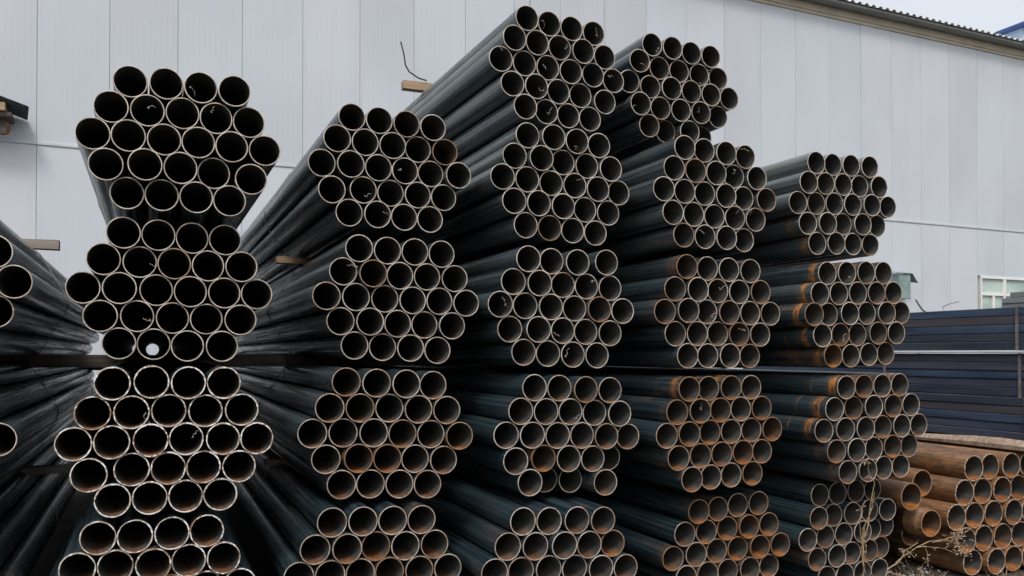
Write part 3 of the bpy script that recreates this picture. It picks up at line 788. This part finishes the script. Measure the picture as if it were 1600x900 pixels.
# ------------------------------------------------------------------ square tube bundles
TS = 0.08
def tube_mesh(name, s, L, mat, t=.005):
    q = MB()
    c_ = .006
    def sq(a, y): 
        k = c_ if a == s else c_ * .4
        return [(k, y, 0 if a == s else s - a), (a - k if a == s else a - k, y, s - a), (a, y, (s - a) + k), (a, y, a - k), (a - k, y, a), ((s - a) + k, y, a), (s - a, y, a - k), (s - a, y, (s - a) + k)]
    o0, o1 = sq(s, 0), sq(s, L)
    q.add(o0 + o1, [(k, (k + 1) % 8, 8 + (k + 1) % 8, 8 + k) for k in range(8)])
    a = s - t
    def inn(y): return [(t + .002, y, t), (a - .002, y, t), (a, y, t + .002), (a, y, a - .002), (a - .002, y, a), (t + .002, y, a), (t, y, a - .002), (t, y, t + .002)]
    i0, i1 = inn(0), inn(L)
    q.add(i0 + i1, [(8 + k, 8 + (k + 1) % 8, (k + 1) % 8, k) for k in range(8)])
    q.add(o0 + i0, [(8 + k, 8 + (k + 1) % 8, (k + 1) % 8, k) for k in range(8)])
    q.add(o1 + i1, [(k, (k + 1) % 8, 8 + (k + 1) % 8, 8 + k) for k in range(8)])
    return q.mesh(name, mat)
tb_me = tube_mesh('square_tube', TS, 6.0, TUBE)
def tube_bundle(x, y, z, nx_, nz_, me, s, L, label, straps, group, ragged=0.0, cat='tube bundle', steps=None):
    root = empty('tube_bundle', (x, y, z))
    tag(root, label, cat, group)
    for k in range(nz_):
        for i in range(nx_):
            dy = rnd.gauss(0, ragged) + (steps[k] if steps else 0)
            link('square_tube', me, root, (i * (s + .0015) + (rnd.uniform(-.011, .005) if i == 0 else 0), dy, k * (s + .0015)), (0, rnd.uniform(-.012, .012) if i == 0 else 0, rnd.uniform(-.002, .002)))
    W, H = nx_ * (s + .0015), nz_ * (s + .0015)
    for ys_ in straps:
        q = MB()
        w = .016
        e = .014
        q.box(-e - .002, -e, ys_ - w, ys_ + w, -.004, H + .004)
        q.box(W + e, W + e + .002, ys_ - w, ys_ + w, -.004, H + .004)
        q.box(-e, W + e, ys_ - w, ys_ + w, H + .002, H + .004)
        q.box(-e, W + e, ys_ - w, ys_ + w, -.004, -.002)
        q.build('strap', STRAP, root)
    return root
GTB = 'square steel tube bundles stacked at the right'
tube_bundle(7.50, 3.9, 1.708, 6, 5, tb_me, TS, 6, 'top bundle of blue-black square tubes beneath the warehouse window', [1.79, 4.6], GTB)
tube_bundle(7.52, 3.8, 1.268, 6, 5, tb_me, TS, 6, 'middle bundle of blue-black square tubes under the pale batten', [1.88, 3.5], GTB)
tube_bundle(7.49, 3.9, 0.857, 6, 5, tb_me, TS, 6, 'lower bundle of blue-black square tubes just above the weathered plank', [1.7, 4.4], GTB)
tube_bundle(7.5, 3.9, 0.444, 6, 5, tb_me, TS, 6, 'lowest bundle of blue-black square tubes hidden behind the rusty pile', [1.7, 4.4], GTB)
board('timber_batten', 7.46, 8.05, 5.0, 5.1, 0.0, 0.44, DARKWOOD, 'dark timber block under the square tube bundles, nearer one', 'timber')
board('timber_batten', 7.46, 8.05, 8.6, 8.7, 0.0, 0.44, DARKWOOD, 'dark timber block under the square tube bundles, farther one', 'timber')
q = MB(); 
for i in range(14):
    q.box(rnd.uniform(-.004, .004), .09, i * .41, i * .41 + .405, 0, .020 + rnd.uniform(-.004, .003), 0, .003, .0015)
tag(q.build('white_batten', FLASH, None, (7.475, 4.0, 1.679)), 'thin white batten between the top and middle square tube bundles', 'batten')
gt_me = tube_mesh('square_tube', .07, 6.0, GREYTUBE)
tube_bundle(10.0, 1.7, 2.02, 5, 6, gt_me, .07, 6, 'stepped stack of grey square tubes in front of the warehouse window', [], 'grey tube stack', .02, steps=[.35, .3, .25, .14, .1, 0])
for yy in (2.6, 6.6):
    q = MB(); q.box(0, .5, 0, .12, 0, 2.018, 0, .01)
    tag(q.build('timber_trestle', DARKWOOD, None, (9.95, yy, 0)), 'dark trestle under the grey tube stack, %s one' % ('nearer' if yy < 4 else 'farther'), 'trestle')
q = MB(); q.tube([(0, 0, 0), (-.02, .03, .03), (-.03, .07, .09), (-.035, .10, .14)], 0.009, 6)
tag(q.build('bent_rod', DARKROD, None, (7.55, 6.78, 2.11)), 'short dark curved rod on the left end of the top square tube bundle', 'rod')
q = MB(); q.tube([(0, 0, 0), (.0, .02, .045), (.04, -.02, .075), (.10, -.09, .10)], 0.0045, 6)
tag(q.build('bent_wire', TIE, None, (7.55, 6.55, 2.11)), 'thin bent wire rising from the top square tube bundle', 'wire')

# ------------------------------------------------------------------ dry weeds and litter at the right
def wander(p0, p1, n, amp, seed, sag=0.0):
    rr = random.Random(seed)
    ph = [rr.uniform(0, 6) for _ in range(4)]
    a, b = Vector(p0), Vector(p1)
    out = []
    for i in range(n + 1):
        u = i / n
        w = Vector((math.sin(u * 5 + ph[0]) * .6 + math.sin(u * 13 + ph[1]) * .3, math.sin(u * 6 + ph[2]), math.sin(u * 9 + ph[3]) * .3)) * amp * math.sin(math.pi * min(1, u * 1.2 + .05))
        out.append(a.lerp(b, u) + w + Vector((0, 0, -sag * 4 * u * (1 - u))))
    return out
def leaf(q, p, d, ln, w, seed):
    rr = random.Random(seed)
    d = Vector(d).normalized()
    s = d.cross(Vector((rr.uniform(-1, 1), rr.uniform(-1, 1), rr.uniform(-1, 1)))).normalized()
    p = Vector(p)
    q.add([p, p + d * ln * .4 + s * w, p + d * ln, p + d * ln * .45 - s * w], [(0, 1, 2, 3)])
def weed(base, tips, label, seed, heads=()):
    root = empty('dry_weed', base)
    tag(root, label, 'weed', 'dry weeds in front of the rightmost stacks')
    B_ = Vector(base)
    q = MB()
    lv = MB()
    rr = random.Random(seed)
    for j, (start, tip, r, amp, sag) in enumerate(tips):
        pts = wander(Vector(start) - B_, Vector(tip) - B_, 14, amp, seed + j, sag)
        q.tube(pts, r, 6, 0, False, .45)
        for k in range(4, 14, 2):
            if rr.random() < .8:
                d = Vector((rr.uniform(-1, 1), rr.uniform(-.6, .6), rr.uniform(-.7, 1)))
                leaf(lv, pts[k], d, rr.uniform(.018, .05), rr.uniform(.002, .005), seed + j * 50 + k)
    q.build('stem', STRAW, root)
    for (cx, cy, cz, rad, n) in heads:
        for i in range(n):
            d = Vector((rr.gauss(0, 1), rr.gauss(0, .6), rr.gauss(0, .8)))
            p = Vector((cx, cy, cz)) - B_ + d * rad * .5
            leaf(lv, p, (rr.uniform(-1, 1), rr.uniform(-1, 1), rr.uniform(-.4, 1)), rr.uniform(.012, .03), rr.uniform(.002, .006), seed * 7 + i)
    if lv.v:
        lv.build('dry_leaves', SEED, root)
b1 = (4.15, 4.2, -0.01)
weed(b1, [((4.15, 4.2, -.01), (4.13, 4.2, .50), .0050, .006, 0), ((4.13, 4.2, .48), (4.225, 4.2, .84), .0045, .012, 0), ((4.225, 4.2, .84), (4.165, 4.2, 1.01), .0038, .012, 0), ((4.165, 4.2, 1.005), (4.12, 4.18, .99), .0028, .004, 0),
          ((4.14, 4.19, .30), (4.075, 4.17, .62), .0042, .008, 0), ((4.075, 4.17, .62), (4.12, 4.17, .76), .003, .008, 0), ((4.13, 4.2, .40), (4.25, 4.22, .80), .0038, .02, 0), ((4.14, 4.21, .36), (4.20, 4.2, .74), .0036, .03, 0)],
     'tall dry upright weed stalk in front of the lowest bundle of the rightmost tall stack', 5, [(4.09, 4.17, .70, .025, 14), (4.16, 4.2, 1.0, .025, 10)])
b2 = (4.24, 4.22, -0.01)
weed(b2, [((4.24, 4.22, -.01), (4.33, 4.2, .30), .0045, .01, 0), ((4.33, 4.2, .30), (4.58, 4.2, .42), .0055, .012, 0), ((4.58, 4.2, .42), (4.86, 4.2, .45), .0045, .012, -.01), ((4.60, 4.2, .42), (4.90, 4.18, .36), .0032, .015, -.02),
          ((4.40, 4.2, .34), (4.60, 4.2, .45), .0035, .015, -.01), ((4.80, 4.2, .45), (5.08, 4.2, .50), .003, .02, 0), ((4.72, 4.2, .44), (4.98, 4.2, .40), .003, .02, -.02), ((4.36, 4.2, .28), (4.55, 4.15, .17), .0025, .03, -.02), ((4.38, 4.2, .26), (4.5, 4.2, .20), .0025, .03, -.03),
          ((4.66, 4.2, .42), (4.665, 4.18, .29), .0025, .008, 0)],
     'dry weed branch leaning right with fluffy seed heads before the rusty pile', 9, [(4.93, 4.2, .45, .07, 90), (5.0, 4.18, .37, .06, 60), (4.98, 4.2, .48, .05, 40), (4.50, 4.2, .40, .05, 30), (4.66, 4.18, .33, .02, 10)])
b3 = (4.10, 4.12, -.01)
weed(b3, [((4.10, 4.12, -.01), (4.06, 4.1, .24), .003, .01, 0), ((4.11, 4.12, -.01), (4.16, 4.1, .22), .003, .015, 0), ((4.09, 4.12, -.01), (4.02, 4.1, .16), .0025, .015, 0)],
     'short dry weed stems at the foot of the tall stalk', 15)

q = MB()
rr = random.Random(4)
for i in range(1000):
    x = rr.uniform(4.6, 8.0); y = rr.uniform(3.0, 4.62) if rr.random() < .6 else rr.uniform(4.0, 5.3)
    if y > 4.6 and x > 5.45: continue
    for k in range(3):
        d = (rr.gauss(0, .5), rr.gauss(0, .5), 1)
        leaf(q, (x + rr.gauss(0, .02), y + rr.gauss(0, .02), -.015), d, rr.uniform(.03, .13), rr.uniform(.0015, .003), i * 3 + k)
tag(q.build('dry_grass', STRAW), 'dry grass and straw on the ground at the bottom right', None, None, 'stuff')
q = MB()
for i in range(120):
    x = rr.gauss(5.42, .16); y = rr.gauss(4.95, .14)
    if rr.random() < .4: x, y = rr.uniform(4.9, 6.2), rr.uniform(4.2, 4.65)
    s = rr.uniform(.006, .026)
    z = gz(x, y)
    vs = [(x + s * rr.uniform(.5, 1) * math.cos(a), y + s * rr.uniform(.5, 1) * math.sin(a), z - .004 + (s * .5 if k % 2 else 0.002)) for k, a in enumerate([0, 1.05, 2.1, 3.14, 4.2, 5.2])]
    vs.append((x, y, z + s * .7))
    q.add(vs, [(k, (k + 1) % 6, 6) for k in range(6)])
tag(q.build('pale_litter', PALE), 'pale flakes and small stones scattered on the ground by the rusty pile', None, None, 'stuff')
